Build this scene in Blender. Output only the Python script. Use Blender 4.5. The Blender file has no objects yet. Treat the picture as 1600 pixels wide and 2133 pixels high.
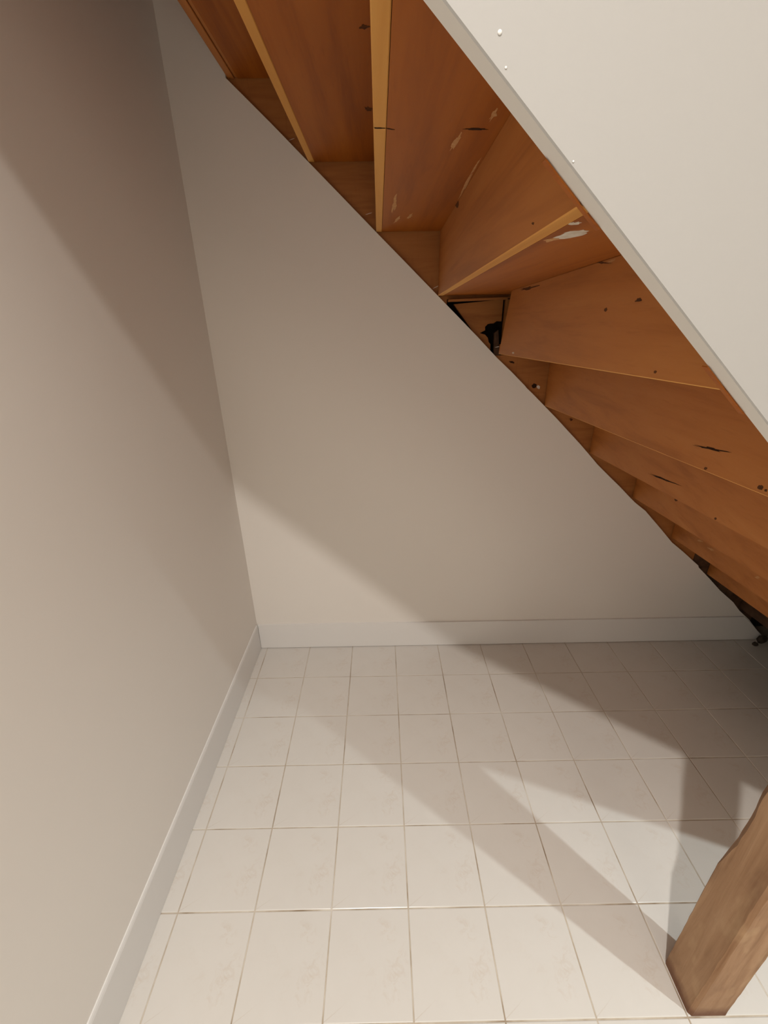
import bpy, bmesh, math, random
from mathutils import Vector, Matrix
random.seed(7)
S = bpy.context.scene
COL = S.collection

# ------------------------------------------------------------------ camera
F_PX, PITCH, ROLL, YAW = 890.76, 0.42120, -0.014206, 0.004958
CAM = Vector((0.55669, -0.40065, 1.42042))
cd = bpy.data.cameras.new('camera')
cd.sensor_fit = 'HORIZONTAL'; cd.sensor_width = 36.0; cd.lens = F_PX / 1600 * 36.0
cd.clip_start = 0.02
cam = bpy.data.objects.new('camera', cd); COL.objects.link(cam)
fw = Vector((math.sin(YAW) * math.cos(PITCH), math.cos(YAW) * math.cos(PITCH), -math.sin(PITCH)))
rt = Vector((math.cos(YAW), -math.sin(YAW), 0)); up = rt.cross(fw)
r2 = rt * math.cos(ROLL) + up * math.sin(ROLL); u2 = -rt * math.sin(ROLL) + up * math.cos(ROLL)
m3 = Matrix((r2, u2, -fw)).transposed()
cam.matrix_world = Matrix.Translation(CAM) @ m3.to_4x4()
S.camera = cam

# ------------------------------------------------------------------ world, lamps, exposure
w = bpy.data.worlds.new('world'); S.world = w; w.use_nodes = True
w.node_tree.nodes['Background'].inputs[0].default_value = (0.9, 0.8, 0.68, 1)
w.node_tree.nodes['Background'].inputs[1].default_value = 0.02
S.view_settings.view_transform = 'Standard'; S.view_settings.look = 'None'
S.view_settings.exposure = 0.0; S.view_settings.gamma = 1.0
S.view_settings.use_curve_mapping = False

def lamp(name, loc, power, color, radius, cone=None):
    l = bpy.data.lights.new(name, 'SPOT' if cone else 'POINT'); l.energy = power; l.color = color; l.shadow_soft_size = radius
    if cone: l.spot_size = math.radians(cone); l.spot_blend = 1.0
    o = bpy.data.objects.new(name, l); o.location = loc; COL.objects.link(o); return o
lamp('ceiling_downlight', (0.44, -1.01, 2.90), 188.0, (1.0, 0.958, 0.90), 0.03, 132)  # recessed, over the viewer's shoulder, shining straight down
lamp('side_lamp', (1.76, -0.45, 1.60), 47.0, (0.88, 0.99, 1.0), 0.012, 158)            # lower, off to the right
lamp('fill_light', (1.25, -2.0, 1.95), 17.0, (1.0, 0.90, 0.78), 0.32)                  # added soft fill far behind the viewer, lifts the back wall

# ------------------------------------------------------------------ materials
def mat(name, color=(0.8, 0.8, 0.8), rough=0.6, spec=0.4):
    m = bpy.data.materials.new(name); m.use_nodes = True
    b = m.node_tree.nodes['Principled BSDF']
    b.inputs['Base Color'].default_value = (*color, 1); b.inputs['Roughness'].default_value = rough
    b.inputs['Specular IOR Level'].default_value = spec
    return m, m.node_tree, b

class NB:
    def __init__(s, nt): s.nt = nt
    def n(s, t, **k):
        x = s.nt.nodes.new(t)
        for a, v in k.items(): setattr(x, a, v)
        return x
    def link(s, a, b): s.nt.links.new(a, b)
    def coord(s, scale=(1, 1, 1), rot=(0, 0, 0), out='Object'):
        tc = s.n('ShaderNodeTexCoord'); mp = s.n('ShaderNodeMapping')
        mp.inputs['Scale'].default_value = scale; mp.inputs['Rotation'].default_value = rot
        s.link(tc.outputs[out], mp.inputs[0]); return mp.outputs[0]
    def noise(s, vec, scale, detail=4, rough=0.55, dist=0.0):
        x = s.n('ShaderNodeTexNoise'); x.inputs['Scale'].default_value = scale; x.inputs['Detail'].default_value = detail
        x.inputs['Roughness'].default_value = rough; x.inputs['Distortion'].default_value = dist
        s.link(vec, x.inputs['Vector']); return x.outputs['Fac']
    def ramp(s, fac, stops):
        x = s.n('ShaderNodeValToRGB'); e = x.color_ramp.elements
        while len(e) < len(stops): e.new(0.5)
        for i, (p, c) in enumerate(stops):
            e[i].position = p; e[i].color = (*c, 1) if len(c) == 3 else c
        s.link(fac, x.inputs[0]); return x.outputs[0]
    def mix(s, fac, a, b, mode='MIX'):
        x = s.n('ShaderNodeMix', data_type='RGBA', blend_type=mode)
        for v, i in ((fac, 0), (a, 6), (b, 7)):
            if isinstance(v, (int, float)): x.inputs[i].default_value = v
            elif isinstance(v, tuple): x.inputs[i].default_value = (*v, 1)
            else: s.link(v, x.inputs[i])
        return x.outputs[2]
    def math(s, op, a, b=None, clamp=False):
        x = s.n('ShaderNodeMath', operation=op); x.use_clamp = clamp
        for v, i in ((a, 0), (b, 1)):
            if v is None: continue
            if isinstance(v, (int, float)): x.inputs[i].default_value = v
            else: s.link(v, x.inputs[i])
        return x.outputs[0]
    def bump(s, h, strength, dist, bsdf):
        x = s.n('ShaderNodeBump'); x.inputs['Strength'].default_value = strength; x.inputs['Distance'].default_value = dist
        s.link(h, x.inputs['Height']); s.link(x.outputs[0], bsdf.inputs['Normal'])

def paint(name, c1, c2, rough, bump=0.08):
    m, nt, b = mat(name, c1, rough, 0.35); k = NB(nt)
    v = k.coord()
    k.link(k.mix(k.noise(v, 1.7, 3), c1, c2), b.inputs['Base Color'])
    k.bump(k.noise(v, 160, 4), bump, 0.001, b)
    return m
WALL = paint('wall_paint', (0.84, 0.80, 0.75), (0.82, 0.775, 0.725), 0.55)
BASE = paint('baseboard_gloss_paint', (0.80, 0.785, 0.765), (0.78, 0.76, 0.74), 0.32, 0.04)
PANEL = paint('panel_paint_dimmed', (0.43, 0.422, 0.408), (0.42, 0.41, 0.395), 0.62, 0.05)  # panel white darkened to offset the strong lamplight on its face
EDGE = paint('panel_edge_brightened', (0.84, 0.81, 0.76), (0.80, 0.77, 0.72), 0.6)  # same panel's underside, colour lightened to make up for the shade there
CEIL = paint('ceiling_paint', (0.84, 0.80, 0.75), (0.82, 0.78, 0.73), 0.7)

def wood(name, dark, mid, light, rough, axis, seed=0.0, fine=0.35):
    m, nt, b = mat(name, mid, rough, 0.3); k = NB(nt)
    sc = {'y': (26, 1.3, 26), 'z': (26, 26, 1.3), 's': (3, 26, 26)}[axis]
    rt_ = (0, math.radians(42), 0) if axis == 's' else (0, 0, 0)
    v = k.coord(sc, rt_, 'Object')
    big = k.noise(k.coord((1.6, 0.8, 1.6)), 2.2, 3, 0.5, 0.6)
    g = k.noise(v, 1.0, 5, 0.6, 0.4)
    c = k.ramp(g, [(0.25, dark), (0.5, mid), (0.78, light)])
    c = k.mix(k.math('MULTIPLY', big, 0.9), c, k.mix(0.45, c, dark))
    sp = k.noise(k.coord((150, 12, 150) if axis == 'y' else (120, 120, 12)), 1.0, 2)
    c = k.mix(k.math('MULTIPLY', k.ramp(sp, [(0.60, (0, 0, 0)), (0.78, (1, 1, 1))]), fine), c, dark)
    k.link(c, b.inputs['Base Color'])
    k.bump(g, 0.25, 0.002, b)
    return m
W_TREAD = wood('tread_wood', (0.25, 0.060, 0.004), (0.41, 0.115, 0.009), (0.49, 0.155, 0.016), 0.5, 'y')
W_RISER = wood('riser_wood', (0.36, 0.118, 0.024), (0.53, 0.195, 0.045), (0.60, 0.245, 0.065), 0.5, 'y')
W_EDGE = wood('sawn_edge_wood', (0.62, 0.27, 0.055), (0.74, 0.36, 0.085), (0.82, 0.44, 0.12), 0.6, 'y', fine=0.15)
W_STR = wood('stringer_wood', (0.27, 0.095, 0.022), (0.42, 0.165, 0.042), (0.50, 0.21, 0.06), 0.55, 's')
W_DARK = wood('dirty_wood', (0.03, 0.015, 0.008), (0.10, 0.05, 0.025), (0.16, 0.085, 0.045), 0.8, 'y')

def post_wood():
    m, nt, b = mat('post_wood', (0.4, 0.27, 0.16), 0.7, 0.25); k = NB(nt)
    g = k.noise(k.coord((34, 34, 2.2)), 1.0, 5, 0.62, 0.5)
    c = k.ramp(g, [(0.25, (0.22, 0.113, 0.053)), (0.5, (0.345, 0.20, 0.108)), (0.78, (0.45, 0.285, 0.165))])
    bl = k.ramp(k.noise(k.coord((6, 6, 2)), 2.0, 4, 0.6, 0.2), [(0.52, (0, 0, 0)), (0.66, (1, 1, 1))])
    c = k.mix(k.math('MULTIPLY', bl, 0.45), c, (0.17, 0.085, 0.045))
    pl = k.ramp(k.noise(k.coord((9, 9, 4)), 2.2, 3, 0.5, 0.0), [(0.56, (0, 0, 0)), (0.7, (1, 1, 1))])
    c = k.mix(k.math('MULTIPLY', pl, 0.3), c, (0.60, 0.42, 0.24))
    # damp, dirty foot of the post
    tc = k.n('ShaderNodeTexCoord'); sx = k.n('ShaderNodeSeparateXYZ'); k.link(tc.outputs['Object'], sx.inputs[0])
    zz = k.math('ADD', sx.outputs[2], k.math('MULTIPLY', k.noise(k.coord((20, 20, 20)), 1.5, 4), 0.03))
    ft = k.ramp(zz, [(0.030, (1, 1, 1)), (0.058, (0, 0, 0))])
    c = k.mix(k.math('MULTIPLY', ft, 0.75), c, (0.13, 0.05, 0.028))
    k.link(c, b.inputs['Base Color']); k.bump(g, 0.5, 0.003, b)
    return m
W_POST = post_wood()

def tile_mat():
    m, nt, b = mat('glazed_tile', (0.75, 0.71, 0.655), 0.22, 0.45); k = NB(nt)
    tc = k.n('ShaderNodeTexCoord'); sx = k.n('ShaderNodeSeparateXYZ'); k.link(tc.outputs['Object'], sx.inputs[0])
    x, y = sx.outputs[0], sx.outputs[1]
    nv = k.noise(k.coord((1, 1, 1)), 42, 5, 0.65, 1.2)
    tot = None
    for cx, cy, r, a in ((0.045, 0.052, 0.022, 1.0), (0.030, 0.068, 0.016, 0.5), (0.070, -0.012, 0.028, 0.9), (0.055, -0.050, 0.026, 0.8),
                         (0.015, -0.035, 0.03, 0.35), (-0.02, 0.02, 0.05, 0.2), (0.078, 0.02, 0.02, 0.5)):
        dx = k.math('SUBTRACT', x, cx); dy = k.math('SUBTRACT', y, cy)
        d2 = k.math('ADD', k.math('MULTIPLY', dx, dx), k.math('MULTIPLY', dy, dy))
        e = k.math('MULTIPLY', k.math('SUBTRACT', 1.0, k.math('DIVIDE', d2, r * r * 1.6), True), a)
        tot = e if tot is None else k.math('ADD', tot, e)
    sp = k.ramp(nv, [(0.50, (0, 0, 0)), (0.66, (1, 1, 1))])
    blot = k.math('MULTIPLY', k.math('MULTIPLY', tot, sp), 0.3, True)
    c = k.mix(k.noise(k.coord(), 14, 3), (0.71, 0.68, 0.64), (0.68, 0.645, 0.60))
    c = k.mix(blot, c, (0.55, 0.43, 0.33))
    # the hairline vein in the near left corner of every tile's print
    ln = k.math('ABSOLUTE', k.math('SUBTRACT', k.math('ADD', k.math('MULTIPLY', k.math('ADD', x, 0.098), 0.62), -0.094), k.math('ADD', y, k.math('MULTIPLY', nv, 0.006))))
    li = k.math('MULTIPLY', k.math('SUBTRACT', 1.0, k.math('MULTIPLY', ln, 700), True), k.math('MULTIPLY', k.math('SUBTRACT', -0.048, x), 28, True), True)
    c = k.mix(k.math('MULTIPLY', li, 0.35), c, (0.50, 0.40, 0.30))
    oi = k.n('ShaderNodeObjectInfo')
    c = k.mix(k.math('MULTIPLY', oi.outputs['Random'], 0.16), c, (0.655, 0.625, 0.585))
    k.link(c, b.inputs['Base Color'])
    k.bump(k.noise(k.coord(), 30, 2), 0.03, 0.002, b)
    return m
TILE = tile_mat()
def grout_mat():
    m, nt, b = mat('grout', (0.45, 0.38, 0.3), 0.9, 0.1); k = NB(nt)
    v = k.coord((1, 1, 1))
    c = k.ramp(k.noise(v, 7, 4, 0.6), [(0.35, (0.66, 0.60, 0.52)), (0.52, (0.52, 0.44, 0.35)), (0.70, (0.27, 0.19, 0.12))])
    k.link(c, b.inputs['Base Color']); k.bump(k.noise(v, 300, 3), 0.3, 0.001, b)
    return m
GROUT = grout_mat()
def plain(name, c1, c2, scale, rough, bump=0.4):
    m, nt, b = mat(name, c1, rough, 0.2); k = NB(nt); v = k.coord()
    k.link(k.ramp(k.noise(v, scale, 5, 0.65), [(0.3, c1), (0.7, c2)]), b.inputs['Base Color'])
    k.bump(k.noise(v, scale * 3, 4), bump, 0.002, b); return m
GYPSUM = plain('gypsum_core', (0.62, 0.60, 0.52), (0.50, 0.47, 0.36), 60, 0.9)
VOID = plain('cavity_shade', (0.012, 0.009, 0.007), (0.035, 0.025, 0.018), 20, 0.95)  # near black: shade of the cavity behind the stringer put into the colour
KNOT = plain('knot', (0.06, 0.021, 0.007), (0.17, 0.062, 0.018), 120, 0.7)
CRACK = plain('crack', (0.02, 0.008, 0.003), (0.05, 0.02, 0.008), 90, 0.9)
SMEAR = plain('paint_smear', (0.80, 0.77, 0.70), (0.62, 0.50, 0.36), 55, 0.6)
SCUFF = plain('plaster_scuff', (0.66, 0.38, 0.18), (0.52, 0.24, 0.08), 160, 0.8)
RUB_D = plain('dark_rubble', (0.03, 0.025, 0.02), (0.09, 0.07, 0.055), 40, 0.9)
RUB_P = plain('pale_rubble', (0.30, 0.28, 0.25), (0.16, 0.14, 0.12), 40, 0.9)
WEB = plain('cobweb', (0.8, 0.7, 0.6), (0.7, 0.6, 0.5), 50, 0.6)
STEEL = plain('painted_nail', (0.85, 0.84, 0.82), (0.8, 0.8, 0.78), 50, 0.15, 0.0)

# ------------------------------------------------------------------ mesh helpers
def obj(name, bm, m, parent=None, smooth=False, recalc=True):
    if recalc: bmesh.ops.recalc_face_normals(bm, faces=bm.faces)
    me = bpy.data.meshes.new(name); bm.to_mesh(me); bm.free()
    for x in (m if isinstance(m, (list, tuple)) else [m]): me.materials.append(x)
    if smooth:
        for p in me.polygons: p.use_smooth = True
    o = bpy.data.objects.new(name, me); COL.objects.link(o)
    if parent: o.parent = parent
    return o
def struct(o, label=None, cat=None):
    o['kind'] = 'structure'
    if label: o['label'] = label
    if cat: o['category'] = cat
    return o
def prism(bm, pts, off):
    """closed polygon of 3D points extruded by vector off"""
    off = Vector(off); a = [bm.verts.new(p) for p in pts]; b = [bm.verts.new(Vector(p) + off) for p in pts]
    n = len(pts); bm.faces.new(a); bm.faces.new(b[::-1])
    for i in range(n): bm.faces.new((a[i], b[i], b[(i + 1) % n], a[(i + 1) % n]))
    return bm
def box(bm, lo, hi):
    x0, y0, z0 = lo; x1, y1, z1 = hi
    return prism(bm, [(x0, y0, z0), (x1, y0, z0), (x1, y1, z0), (x0, y1, z0)], (0, 0, z1 - z0))
def hexa(bm, c):
    """8 corners: bottom ring 0-3, top ring 4-7"""
    v = [bm.verts.new(p) for p in c]
    for f in ((3, 2, 1, 0), (4, 5, 6, 7), (0, 1, 5, 4), (1, 2, 6, 5), (2, 3, 7, 6), (3, 0, 4, 7)): bm.faces.new([v[i] for i in f])
    return bm
def bevel(bm, w, seg=1):
    bmesh.ops.bevel(bm, geom=list(bm.edges), offset=w, segments=seg, affect='EDGES', profile=0.6)
    return bm

# soffit plane the stair boards are trimmed to
def soff(x, y): return 2.158 - 0.903 * x + 0.0205 * y / 1.212
def wx(y): return -0.0535 + 0.0145 * y            # left wall face, slightly out of square

# ------------------------------------------------------------------ structure
T = 0.203
XR, YF, ZC = 3.35, -2.6, 2.98
bm = bmesh.new(); box(bm, (-0.12, YF, -0.05), (XR, 1.36, -0.0016))
floor = struct(obj('floor', bm, GROUT), 'pale glazed ceramic tile floor with beige grout joints', 'floor')

# floor tiles, one object each (same printed pattern on every tile)
def tile_mesh(x0, x1, y0, y1):
    bm = bmesh.new(); box(bm, (x0, y0, -0.006), (x1, y1, 0.0))
    ed = [e for e in bm.edges if all(v.co.z > -0.001 for v in e.verts)]
    bmesh.ops.bevel(bm, geom=ed, offset=0.0016, segments=2, affect='EDGES', profile=0.5)
    bmesh.ops.recalc_face_normals(bm, faces=bm.faces)
    me = bpy.data.meshes.new('tile'); bm.to_mesh(me); bm.free(); me.materials.append(TILE); return me
h = T / 2 - 0.0013
full = tile_mesh(-h, h, -h, h)
halfb = tile_mesh(-h, h, -h, h - 0.004)
nt_ = 0
for r in range(-6, 6):
    for c in range(-1, 15):
        if c == -1:
            if r < -3: continue
            y0, y1 = r * T + 0.0013, (r + 1) * T - 0.0013
            cx, cy = -0.5 * T, (r + 0.5) * T
            me = tile_mesh(wx(y0) - cx - 0.002, h, -h, h - (0.004 if r == 5 else 0))
        else:
            me = halfb if r == 5 else full
        if r == 5 and c > 11: continue
        o = bpy.data.objects.new('tile', me); COL.objects.link(o); o.parent = floor
        o.location = ((c + 0.5) * T, (r + 0.5) * T, random.uniform(-0.0004, 0.0003))
        o.rotation_euler = (random.uniform(-1, 1) * 0.0012, random.uniform(-1, 1) * 0.0012, random.uniform(-1, 1) * 0.001)

# left wall
bm = bmesh.new()
prism(bm, [(wx(YF), YF, 0), (wx(1.36), 1.36, 0), (-0.2, 1.36, 0), (-0.2, YF, 0)], (0, 0, ZC))
struct(obj('wall_left', bm, WALL), 'plain white painted wall on the left', 'wall')

# back wall sheet, cut along the underside of the stairs
edge = [(2.3845, -0.0), (2.335, 0.05), (2.2754, 0.1138), (2.215, 0.164), (2.17, 0.213), (2.088, 0.2796), (2.02, 0.345), (1.955, 0.404), (1.95, 0.414),
        (1.8655, 0.4836), (1.8024, 0.5321), (1.74, 0.596), (1.6513, 0.6840), (1.60, 0.722), (1.566, 0.7523), (1.52, 0.795), (1.47, 0.838), (1.412, 0.8895), (1.395, 0.9070),
        (1.33, 0.972), (1.2225, 1.0740), (1.19, 1.110), (1.183, 1.111), (1.12, 1.168), (1.095, 1.187), (1.088, 1.197), (1.03, 1.248), (0.9749, 1.2939), (0.90, 1.366), (0.84, 1.424), (0.7781, 1.4807),
        (0.70, 1.549), (0.64, 1.602), (0.5619, 1.6695), (0.47, 1.755), (0.3526, 1.8649), (0.25, 1.955), (0.1335, 2.0532)]
YB = 1.212
bm = bmesh.new()
edge = [(x, min(z, soff(x, YB) - 0.0012)) for x, z in edge]
pts = [(-0.2, YB, 0)] + [(x, YB, z) for x, z in edge] + [(0.1335, YB, ZC), (-0.2, YB, ZC)]
prism(bm, pts, (0, 0.0105, 0))
wb = obj('wall_back', bm, [WALL, GYPSUM])
for p in wb.data.polygons:
    if abs(p.normal.y) < 0.5 and p.center.x > -0.1 and 0.02 < p.center.z < 2.06 and p.center.x > 0.1335: p.material_index = 1
struct(wb, 'white painted back wall cut off along the slope of the stairs', 'wall')
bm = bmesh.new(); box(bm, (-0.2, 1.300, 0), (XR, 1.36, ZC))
struct(obj('wall_rear', bm, VOID), 'masonry behind the stair stringer, coloured dark for the shade of the cavity', 'wall')
bm = bmesh.new(); box(bm, (XR, YF, 0), (XR + 0.08, 1.36, ZC)); struct(obj('wall_right', bm, WALL), 'white wall at the right end of the room', 'wall')
bm = bmesh.new(); box(bm, (-0.2, YF - 0.08, 0), (XR + 0.08, YF, ZC)); struct(obj('wall_front', bm, WALL), 'white wall behind the viewer', 'wall')
bm = bmesh.new(); box(bm, (-0.2, YF - 0.08, ZC), (XR + 0.08, 1.36, ZC + 0.08)); struct(obj('ceiling', bm, CEIL), 'white ceiling of the room', 'ceiling')

# outer stair wall (white panel with a sloping lower edge)
YO0, YO1 = -0.003, 0.0195
bm = bmesh.new()
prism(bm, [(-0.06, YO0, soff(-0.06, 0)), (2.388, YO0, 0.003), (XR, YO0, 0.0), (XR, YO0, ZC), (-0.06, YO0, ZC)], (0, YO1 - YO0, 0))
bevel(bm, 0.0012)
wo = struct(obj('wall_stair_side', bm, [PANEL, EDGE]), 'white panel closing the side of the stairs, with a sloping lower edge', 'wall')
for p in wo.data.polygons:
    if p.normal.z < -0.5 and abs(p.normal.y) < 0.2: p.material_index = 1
for x, z, r in ((0.642, 1.598, 0.0016), (0.648, 1.580, 0.0009), (0.704, 1.527, 0.0008)):
    bm = bmesh.new(); bmesh.ops.create_icosphere(bm, subdivisions=2, radius=r, matrix=Matrix.Translation((x, YO0 - 0.0002, z)) @ Matrix.Diagonal((1, 0.5, 1, 1)))
    obj('nail_head', bm, STEEL, wo, True)

# baseboards
def baseboard(name, a, b, nrm, hgt, th, z0, label):
    a, b, nrm = Vector(a), Vector(b), Vector(nrm)
    prof = [(0, z0), (th, z0), (th, hgt - 0.010), (th - 0.0015, hgt - 0.004), (th * 0.45, hgt), (0, hgt)]
    bm = bmesh.new()
    prism(bm, [a + nrm * d + Vector((0, 0, z)) for d, z in prof], b - a)
    return struct(obj(name, bm, BASE), label, 'baseboard')
baseboard('baseboard_left', (wx(YF), YF, 0), (wx(1.2), 1.2005, 0), (1, 0, 0), 0.138, 0.0065, 0.0005, 'white baseboard along the foot of the left wall')
bm = bmesh.new()
prism(bm, [(wx(1.2) + 0.0070, 1.2015, 0.003), (2.383, 1.2015, 0.003), (2.2525, 1.2015, 0.125), (2.240, 1.2035, 0.1345), (wx(1.2) + 0.0070, 1.2035, 0.1345)], (0, 0.0105, 0))
struct(obj('baseboard_back', bm, BASE), 'white baseboard along the foot of the back wall', 'baseboard')

# ------------------------------------------------------------------ staircase
st = bpy.data.objects.new('staircase', None); COL.objects.link(st); st.location = (2.3, 0.6, 0)
st['label'] = 'orange brown wooden staircase seen from below, rising to the left'; st['category'] = 'staircase'
bpy.context.view_layer.update()
INV = Matrix.Translation((-2.3, -0.6, 0))
def part(name, bm, m, parent=st, smooth=False, label=None):
    if parent == st: bmesh.ops.transform(bm, matrix=INV, verts=bm.verts)
    else: bmesh.ops.transform(bm, matrix=INV, verts=bm.verts)
    o = obj(name, bm, m, parent, smooth)
    if label: o['label'] = label
    return o
YW, YI = 1.2226, 0.0197           # wall end and outer end of the boards
XW = [-0.030, 0.137, 0.351, 0.5525, 0.758, 0.964, 1.172, 1.377, 1.590, 1.800, 2.010, 2.220]
XO = [-0.030, 0.139, 0.353, 0.5535, 0.724, 0.891, 1.049, 1.210, 1.370, 1.545, 1.720, 1.900]
TH = 0.018
ZWb = [soff(x, YW) for x in XW]; ZOb = [soff(x, YI) for x in XO]
treads, risers = {}, {}
for k in range(1, 12):
    th = TH
    ztw, zto = ZWb[k - 1], ZOb[k - 1]
    if k == 1: ztw += 0.06; zto += 0.06
    bm = bmesh.new()
    zw0, zo0 = max(ZWb[k], 0.004), max(ZOb[k], 0.004)
    yb, yt = (1.13, 1.02) if k == 5 else (YW, YW)          # the fifth riser is broken off short of the wall
    sl = (XW[k] - XO[k]) / (YW - YI)
    xb, xt = XO[k] + sl * (yb - YI), XO[k] + sl * (yt - YI)
    zb, ztt = (max(soff(xb, yb), 0.004) if k == 5 else zw0), zto + (ztw - zto) * (yt - YI) / (YW - YI)
    hexa(bm, [(xb, yb, zb), (XO[k], YI, zo0), (XO[k] + th, YI, zo0), (xb + th, yb, zb),
              (xt, yt, ztt), (XO[k], YI, zto), (XO[k] + th, YI, zto), (xt + th, yt, ztt)])
    bmesh.ops.bevel(bm, geom=[e for e in bm.edges if e.calc_length() > 0.6 and max(v.co.z for v in e.verts) < (ztw + zw0) / 2], offset=0.0012, segments=1, affect='EDGES')
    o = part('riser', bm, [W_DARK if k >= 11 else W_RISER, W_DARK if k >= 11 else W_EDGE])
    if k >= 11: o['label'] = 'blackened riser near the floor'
    for p in o.data.polygons:
        if p.normal.z < -0.6 and k > 1: p.material_index = 1
    risers[k] = o
    # tread standing on top of this riser (level with the foot of the riser above)
    if True:
        x0w, x0o = XW[k - 1] + (TH if k > 1 else 0), XO[k - 1] + (TH if k > 1 else 0)
        if k == 2: x0w += 0.010; x0o += 0.010
        x1w, x1o = XW[k] + th + 0.02, XO[k] + th + 0.02
        e = 0.0006; yw = 1.2115 if k == 1 else YW
        bm = bmesh.new()
        hexa(bm, [(x0w + e, yw, ztw + e), (x0o + e, YI, zto + e), (x1o, YI, zto + e), (x1w, yw, ztw + e),
                  (x0w + e, yw, ztw + 0.03), (x0o + e, YI, zto + 0.03), (x1o, YI, zto + 0.03), (x1w, yw, ztw + 0.03)])
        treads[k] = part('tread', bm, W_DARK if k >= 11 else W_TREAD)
bm = bmesh.new()
hexa(bm, [(0.1565, YW, ZWb[1] + 0.004), (0.1585, YI, ZOb[1] + 0.004), (0.1725, YI, ZOb[1] + 0.002), (0.1705, YW, ZWb[1] + 0.002),
          (0.1565, YW, ZWb[1] + 0.04), (0.1585, YI, ZOb[1] + 0.04), (0.1725, YI, ZOb[1] + 0.04), (0.1705, YW, ZWb[1] + 0.04)])
part('batten', bm, W_RISER)
# wall stringer (has a broken triangular opening under the fifth step)
SY0, SY1 = 1.2262, 1.264
def ring(bm, outer, hole, y0, y1):
    pass
up_ = 0.50
lowz = lambda x: soff(x, 1.22) - 0.06
# the stringer is one board with a three cornered hole, made of strips around it
hx0, hx1, hz1 = 0.790, 1.045, 1.4835
bm = bmesh.new()
prism(bm, [(0.10, SY0, lowz(0.10)), (hx0, SY0, lowz(hx0)), (hx0, SY0, lowz(hx0) + up_), (0.10, SY0, lowz(0.10) + up_)], (0, SY1 - SY0, 0))
prism(bm, [(hx1, SY0, lowz(hx1)), (1.93, SY0, lowz(1.93)), (1.93, SY0, lowz(1.93) + up_), (hx1, SY0, lowz(hx1) + up_)], (0, SY1 - SY0, 0))
prism(bm, [(0.925, SY0, lowz(0.925)), (hx1, SY0, lowz(hx1)), (hx1, SY0, 1.300), (0.925, SY0, 1.300)], (0, SY1 - SY0, 0))
prism(bm, [(hx0, SY0, hz1), (hx1, SY0, hz1), (hx1, SY0, lowz(hx1) + up_ + 0.06), (hx0, SY0, lowz(hx0) + up_)], (0, SY1 - SY0, 0))
stringer = part('stringer', bm, W_STR)
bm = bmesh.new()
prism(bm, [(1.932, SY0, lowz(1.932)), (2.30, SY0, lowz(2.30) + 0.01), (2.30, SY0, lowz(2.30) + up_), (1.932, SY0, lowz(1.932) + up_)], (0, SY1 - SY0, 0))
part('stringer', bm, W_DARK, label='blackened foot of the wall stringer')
# loose corner block in that opening, gaps round it, a ragged hole broken through
bm = bmesh.new()
blk = [(0.815, 1.468), (0.985, 1.481), (0.985, 1.412), (0.968, 1.413), (0.958, 1.406), (0.947, 1.4055), (0.938, 1.404), (0.929, 1.395), (0.930, 1.384), (0.912, 1.375), (0.931, 1.370),
       (0.942, 1.359), (0.946, 1.345), (0.953, 1.338), (0.955, 1.300), (0.930, 1.322), (0.885, 1.383)]
prism(bm, [(x, SY0 + 0.006, z) for x, z in blk], (0, 0.02, 0))
part('corner_block', bm, W_STR)
# upright slat left standing beside the hole
bm = bmesh.new(); prism(bm, [(0.993, 1.2300, 1.481), (1.010, 1.2300, 1.481), (1.013, 1.2300, 1.42), (1.009, 1.2300, 1.36), (1.012, 1.2300, 1.27), (0.998, 1.2300, 1.27), (0.994, 1.2300, 1.36)], (0, 0.02, 0))
part('slat', bm, W_STR)
bm = bmesh.new(); prism(bm, [(0.962, 1.2240, 1.375), (0.975, 1.2240, 1.385), (0.986, 1.2240, 1.30), (0.966, 1.2240, 1.30)], (0, 0.012, 0))
part('sliver', bm, W_DARK)
# thin cleat under the rear of the fourth tread
bm = bmesh.new(); prism(bm, [(0.792, 1.2215, 1.4815), (0.996, 1.2215, 1.4865), (0.990, 1.198, 1.4865), (0.792, 1.198, 1.4815)], (0, 0, -0.007))
part('cleat', bm, W_STR)
# wooden lips that stand out past the panel's lower edge
for xa, xb in ((0.690, 0.742), (0.864, 0.914)):
    n = Vector((0.903, 0, 1)).normalized()
    bm = bmesh.new(); q = []
    for x, y in ((xa, 0.0160), (xa + 0.012, 0.0170), (xb - 0.012, 0.0178), (xb, 0.0172), (xb, 0.0235), (xa, 0.0235)):
        q.append(Vector((x, y, soff(x, y))) - n * 0.0012)
    prism(bm, q, -n * 0.0009)
    part('wood_lip', bm, W_TREAD)

# marks: thin patches lying on the boards
def patch(name, centre, u, v, a, b, m, parent, jag=0.18, n=14, th=0.0006, twist=0.0):
    c, u, v = Vector(centre), Vector(u).normalized(), Vector(v).normalized()
    bm = bmesh.new(); pts = []
    for i in range(n):
        t = 2 * math.pi * i / n; r = 1 + random.uniform(-jag, jag)
        pts.append(c + u * (a * math.cos(t) * r) + v * (b * math.sin(t) * r))
    nn = u.cross(v).normalized() * th
    prism(bm, [p - nn * 0.5 for p in pts], nn)
    return part(name, bm, m, parent)
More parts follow.
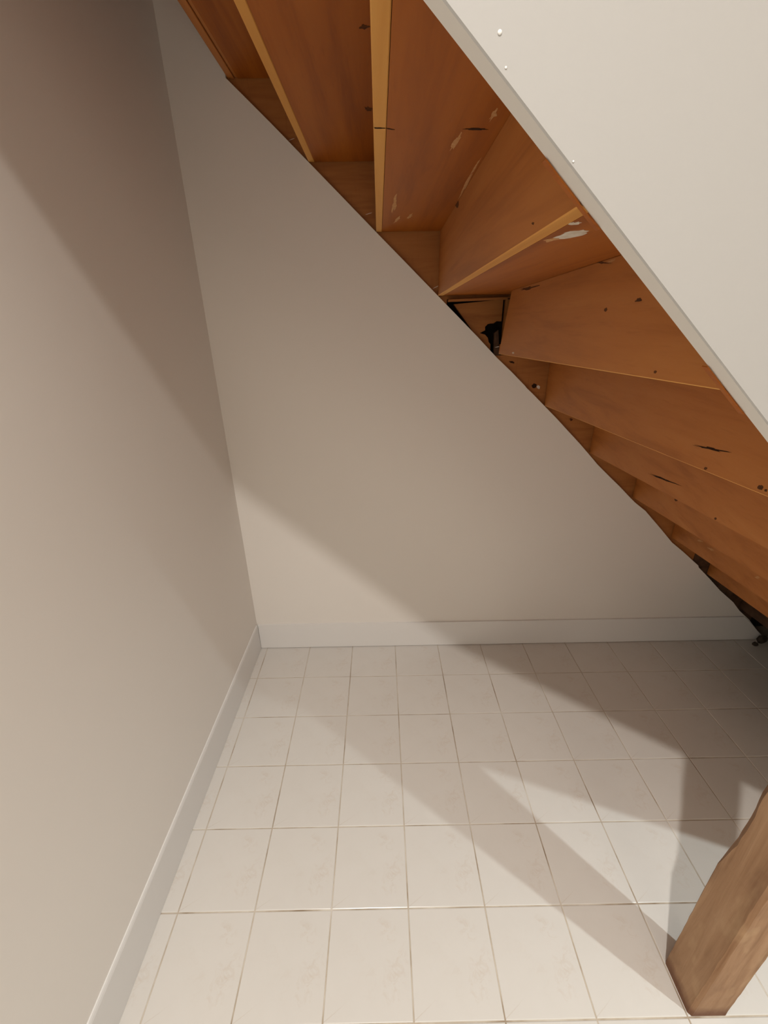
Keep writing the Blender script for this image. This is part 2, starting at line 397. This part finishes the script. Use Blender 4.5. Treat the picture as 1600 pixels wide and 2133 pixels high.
# (name, board it lies on, centre, long axis, cross axis, half length, half width, material, raggedness)
MARKS = [
    ('knot', 'riser.003', (0.7466, 0.821, 1.6699), (-0.028, -0.979, -0.201), (-0.006, -0.201, 0.98), 0.0316, 0.0074, KNOT, 0.15),
    ('knot', 'riser.004', (0.9099, 0.3317, 1.4312), (-0.061, -0.998, -0.02), (-0.001, -0.02, 1.0), 0.0054, 0.0027, KNOT, 0.15),
    ('knot', 'riser.004', (0.9039, 0.2319, 1.4408), (-0.061, -0.998, 0.026), (0.002, 0.026, 1.0), 0.009, 0.0021, KNOT, 0.3),
    ('knot', 'riser.004', (0.899, 0.1519, 1.3575), (-0.06, -0.993, 0.105), (0.006, 0.105, 0.994), 0.0032, 0.0017, KNOT, 0.2),
    ('knot', 'stringer', (1.2847, 1.2262, 1.0655), (0.95, 0.0, -0.313), (0.313, 0.0, 0.95), 0.0061, 0.0052, KNOT, 0.3),
    ('knot', 'riser.005', (1.0599, 0.1258, 1.2113), (-0.097, -0.951, 0.294), (0.03, 0.293, 0.956), 0.0049, 0.0032, KNOT, 0.2),
    ('knot', 'riser.005', (1.0588, 0.1156, 1.2112), (-0.099, -0.972, 0.213), (0.022, 0.211, 0.977), 0.002, 0.0019, KNOT, 0.3),
    ('knot', 'riser.005', (1.0717, 0.2421, 1.1994), (-0.099, -0.972, 0.211), (0.021, 0.21, 0.977), 0.0036, 0.0023, KNOT, 0.2),
    ('knot', 'riser.006', (1.2649, 0.4152, 1.0267), (-0.131, -0.944, 0.302), (0.042, 0.299, 0.953), 0.004, 0.0026, KNOT, 0.2),
    ('knot', 'tread.002', (0.5401, 0.5423, 1.8498), (0.955, -0.297, -0.005), (-0.297, -0.955, -0.018), 0.0081, 0.0062, KNOT, 0.4),
    ('knot', 'tread.002', (0.5412, 0.8499, 1.8555), (0.302, 0.953, 0.018), (0.953, -0.302, -0.006), 0.0134, 0.0066, KNOT, 0.4),
    ('knot', 'riser.003', (0.7279, 0.1564, 1.5156), (-0.028, -0.976, -0.214), (-0.006, -0.214, 0.977), 0.005, 0.0011, KNOT, 0.2),
    ('knot', 'riser.004', (0.9399, 0.8256, 1.4905), (-0.061, -0.998, -0.007), (-0.0, -0.007, 1.0), 0.0718, 0.0029, KNOT, 0.5),
    ('knot', 'riser.007', (1.5305, 0.8971, 0.8662), (-0.174, -0.954, 0.245), (0.044, 0.241, 0.97), 0.0112, 0.0048, KNOT, 0.3),
    ('knot_hole', 'stringer', (1.1267, 1.2262, 1.192), (1.0, 0.0, -0.014), (0.014, 0.0, 1.0), 0.0089, 0.0095, CRACK, 0.2),
    ('crack', 'tread.003', (0.6976, 0.3695, 1.6653), (0.996, 0.086, 0.002), (0.086, -0.996, -0.018), 0.0159, 0.0035, CRACK, 0.3),
    ('crack', 'riser.005', (1.072, 0.245, 1.2307), (-0.101, -0.985, 0.137), (0.014, 0.136, 0.991), 0.0354, 0.0016, CRACK, 0.5),
    ('crack', 'riser.006', (1.2978, 0.6521, 1.0304), (-0.136, -0.978, 0.161), (0.022, 0.159, 0.987), 0.0697, 0.002, CRACK, 0.5),
    ('crack', 'riser.004', (0.9132, 0.3862, 1.5006), (-0.06, -0.99, -0.124), (-0.008, -0.124, 0.992), 0.0363, 0.0012, KNOT, 0.5),
    ('crack', 'tread.003', (0.5772, 0.3658, 1.6652), (0.9, 0.435, 0.008), (0.435, -0.9, -0.016), 0.0064, 0.0019, CRACK, 0.3),
    ('crack', 'riser.002', (0.5617, 0.3598, 1.6645), (0.991, 0.133, 0.002), (0.133, -0.991, -0.018), 0.0084, 0.0021, CRACK, 0.3),
    ('crack', 'stringer', (1.034, 1.2262, 1.2765), (0.971, 0.0, -0.237), (0.237, 0.0, 0.971), 0.011, 0.0032, CRACK, 0.4),
    ('scuff', 'tread.003', (0.7383, 0.6735, 1.6707), (-0.045, -0.999, -0.018), (-0.999, 0.045, 0.001), 0.094, 0.0028, SCUFF, 0.4),
    ('scuff', 'tread.003', (0.7329, 0.5417, 1.6683), (-0.032, -0.999, -0.018), (-0.999, 0.032, 0.001), 0.0446, 0.0018, SCUFF, 0.4),
    ('scuff', 'tread.003', (0.6774, 0.4208, 1.6662), (0.039, -0.999, -0.018), (-0.999, -0.039, -0.001), 0.0326, 0.0034, SCUFF, 0.4),
    ('scuff', 'tread.003', (0.7117, 0.3219, 1.6645), (0.021, -1.0, -0.018), (-1.0, -0.021, -0.0), 0.0166, 0.0038, SCUFF, 0.5),
    ('scuff', 'tread.003', (0.5983, 0.8255, 1.6734), (0.024, -1.0, -0.018), (-1.0, -0.024, -0.0), 0.0803, 0.0047, SCUFF, 0.5),
    ('scuff', 'tread.003', (0.6117, 1.0267, 1.6769), (0.123, -0.992, -0.018), (-0.992, -0.123, -0.002), 0.0417, 0.0053, SCUFF, 0.4),
    ('scuff', 'tread.003', (0.6449, 0.9787, 1.6761), (0.114, -0.993, -0.018), (-0.994, -0.114, -0.002), 0.029, 0.0053, SCUFF, 0.5),
    ('scuff', 'riser.008', (1.7566, 1.0176, 0.6444), (-0.197, -0.928, 0.317), (0.066, 0.31, 0.949), 0.0171, 0.0037, SCUFF, 0.4),
    ('scuff', 'riser.008', (1.7401, 0.9399, 0.6518), (-0.201, -0.948, 0.245), (0.051, 0.24, 0.969), 0.0207, 0.0036, SCUFF, 0.4),
    ('scuff', 'riser.008', (1.6857, 0.6835, 0.6981), (-0.188, -0.888, 0.419), (0.087, 0.409, 0.908), 0.0107, 0.0037, SCUFF, 0.3),
    ('scuff', 'tread.004', (0.7591, 0.1828, 1.5038), (0.03, -1.0, 0.009), (-1.0, -0.03, 0.0), 0.0169, 0.0057, SCUFF, 0.5),
    ('scuff', 'riser.004', (0.9108, 0.3458, 1.4979), (-0.061, -0.998, 0.025), (0.001, 0.025, 1.0), 0.0167, 0.0014, SCUFF, 0.4),
    ('paint_smear', 'tread.004', (0.7705, 0.1558, 1.504), (0.355, -0.935, 0.008), (-0.935, -0.355, 0.003), 0.0203, 0.0112, SMEAR, 0.3),
    ('paint_smear', 'tread.004', (0.769, 0.1396, 1.5041), (0.434, -0.901, 0.008), (-0.901, -0.434, 0.004), 0.014, 0.0091, SMEAR, 0.3),
    ('paint_smear', 'tread.004', (0.7481, 0.0933, 1.5045), (0.645, -0.764, 0.007), (-0.764, -0.645, 0.006), 0.0054, 0.0066, SMEAR, 0.4),
    ('paint_fleck', 'stringer', (1.1424, 1.2262, 1.1875), (0.674, 0.0, 0.739), (-0.739, 0.0, 0.674), 0.0058, 0.0076, SMEAR, 0.3),
    ('paint_fleck', 'riser.004', (0.9457, 0.9205, 1.3293), (-0.06, -0.996, 0.065), (0.004, 0.065, 0.998), 0.012, 0.0026, SMEAR, 0.2),
    ('cobweb', 'stringer', (0.3033, 1.2262, 1.9182), (0.967, 0.0, 0.256), (-0.256, 0.0, 0.967), 0.0107, 0.0007, WEB, 0.2),
    ('cobweb', 'stringer', (0.5302, 1.2262, 1.7304), (0.971, 0.0, 0.237), (-0.237, 0.0, 0.971), 0.0103, 0.0008, WEB, 0.2),
    ('cobweb', 'stringer', (0.7523, 1.2262, 1.5215), (0.916, 0.0, 0.401), (-0.401, 0.0, 0.916), 0.0122, 0.0009, WEB, 0.2),
    ('cobweb', 'sliver', (0.9805, 1.224, 1.33), (0.979, 0.0, 0.206), (-0.206, 0.0, 0.979), 0.0146, 0.0013, WEB, 0.2),
]
for nm, ob, c, u, v, a, b, m_, jag in MARKS:
    patch(nm, c, u, v, a, b, m_, bpy.data.objects[ob], jag, 10 if a < 0.004 else 18)

# ------------------------------------------------------------------ post
PX0, PX1, PY0, PY1 = 1.2205, 1.3065, 0.0015, 0.0915
bm = bmesh.new()
rings = []
NZ = 46
for i in range(NZ + 1):
    f = i / NZ
    ring_ = []
    z = f * 1.0
    # rounded worn corners; the far left arris is waney from half a metre up
    wane = 0.004 + 0.015 * min(1, max(0, (z - 0.40) / 0.07)) + 0.0015 * math.sin(z * 37) * (z > 0.4)
    cs = [(PX0, PY0, 0.006), (PX1, PY0, 0.005), (PX1, PY1, 0.005), (PX0, PY1, wane)]
    wob = 0.0004
    for j, (x, y, c) in enumerate(cs):
        sx = 1 if x == PX0 else -1; sy = 1 if y == PY0 else -1
        c *= 1 + random.uniform(-0.1, 0.1)
        p1, p2 = (x + sx * c, y), (x, y + sy * c)
        if (j % 2) == 0: p1, p2 = p2, p1
        for (px, py) in (p1, p2):
            ring_.append((px + random.uniform(-wob, wob), py + random.uniform(-wob, wob)))
    rings.append([(px, py, f * (soff(px, py) - 0.004)) for px, py in ring_])
vs = [[bm.verts.new(p) for p in r] for r in rings]
for a, b in zip(vs, vs[1:]):
    for j in range(8): bm.faces.new((a[j], a[(j + 1) % 8], b[(j + 1) % 8], b[j]))
bm.faces.new(vs[0][::-1]); bm.faces.new(vs[-1])
post = obj('support_post', bm, W_POST)
post['label'] = 'rough brown square timber post standing on the tiles under the stairs'; post['category'] = 'post'

# ------------------------------------------------------------------ rubble in the corner under the lowest step
def lump(loc, r, m, label):
    bm = bmesh.new(); bmesh.ops.create_icosphere(bm, subdivisions=2, radius=1)
    for v in bm.verts:
        k = 1 + random.uniform(-0.22, 0.22); v.co = Vector((v.co.x * r[0] * k, v.co.y * r[1] * k, v.co.z * r[2] * k))
    lo = min(v.co.z for v in bm.verts)
    for v in bm.verts: v.co.z -= lo
    o = obj('rubble_lump', bm, m); o.location = loc
    o['label'] = label; o['category'] = 'rubble'; o['group'] = 'crumbled plaster under the lowest step'
    return o
random.seed(3)
lump((2.345, 1.180, 0.0), (0.022, 0.014, 0.020), RUB_D, 'largest dark crumb of plaster on the tiles at the end of the back baseboard')
lump((2.300, 1.162, 0.0), (0.012, 0.010, 0.009), RUB_D, 'small dark plaster crumb on the tiles, left of the larger ones')
lump((2.402, 1.150, 0.0), (0.018, 0.014, 0.015), RUB_D, 'dark crumb of plaster farthest to the right under the lowest step')
lump((2.390, 1.192, 0.0), (0.013, 0.012, 0.018), RUB_P, 'pale lump of plaster among dark crumbs under the lowest step')
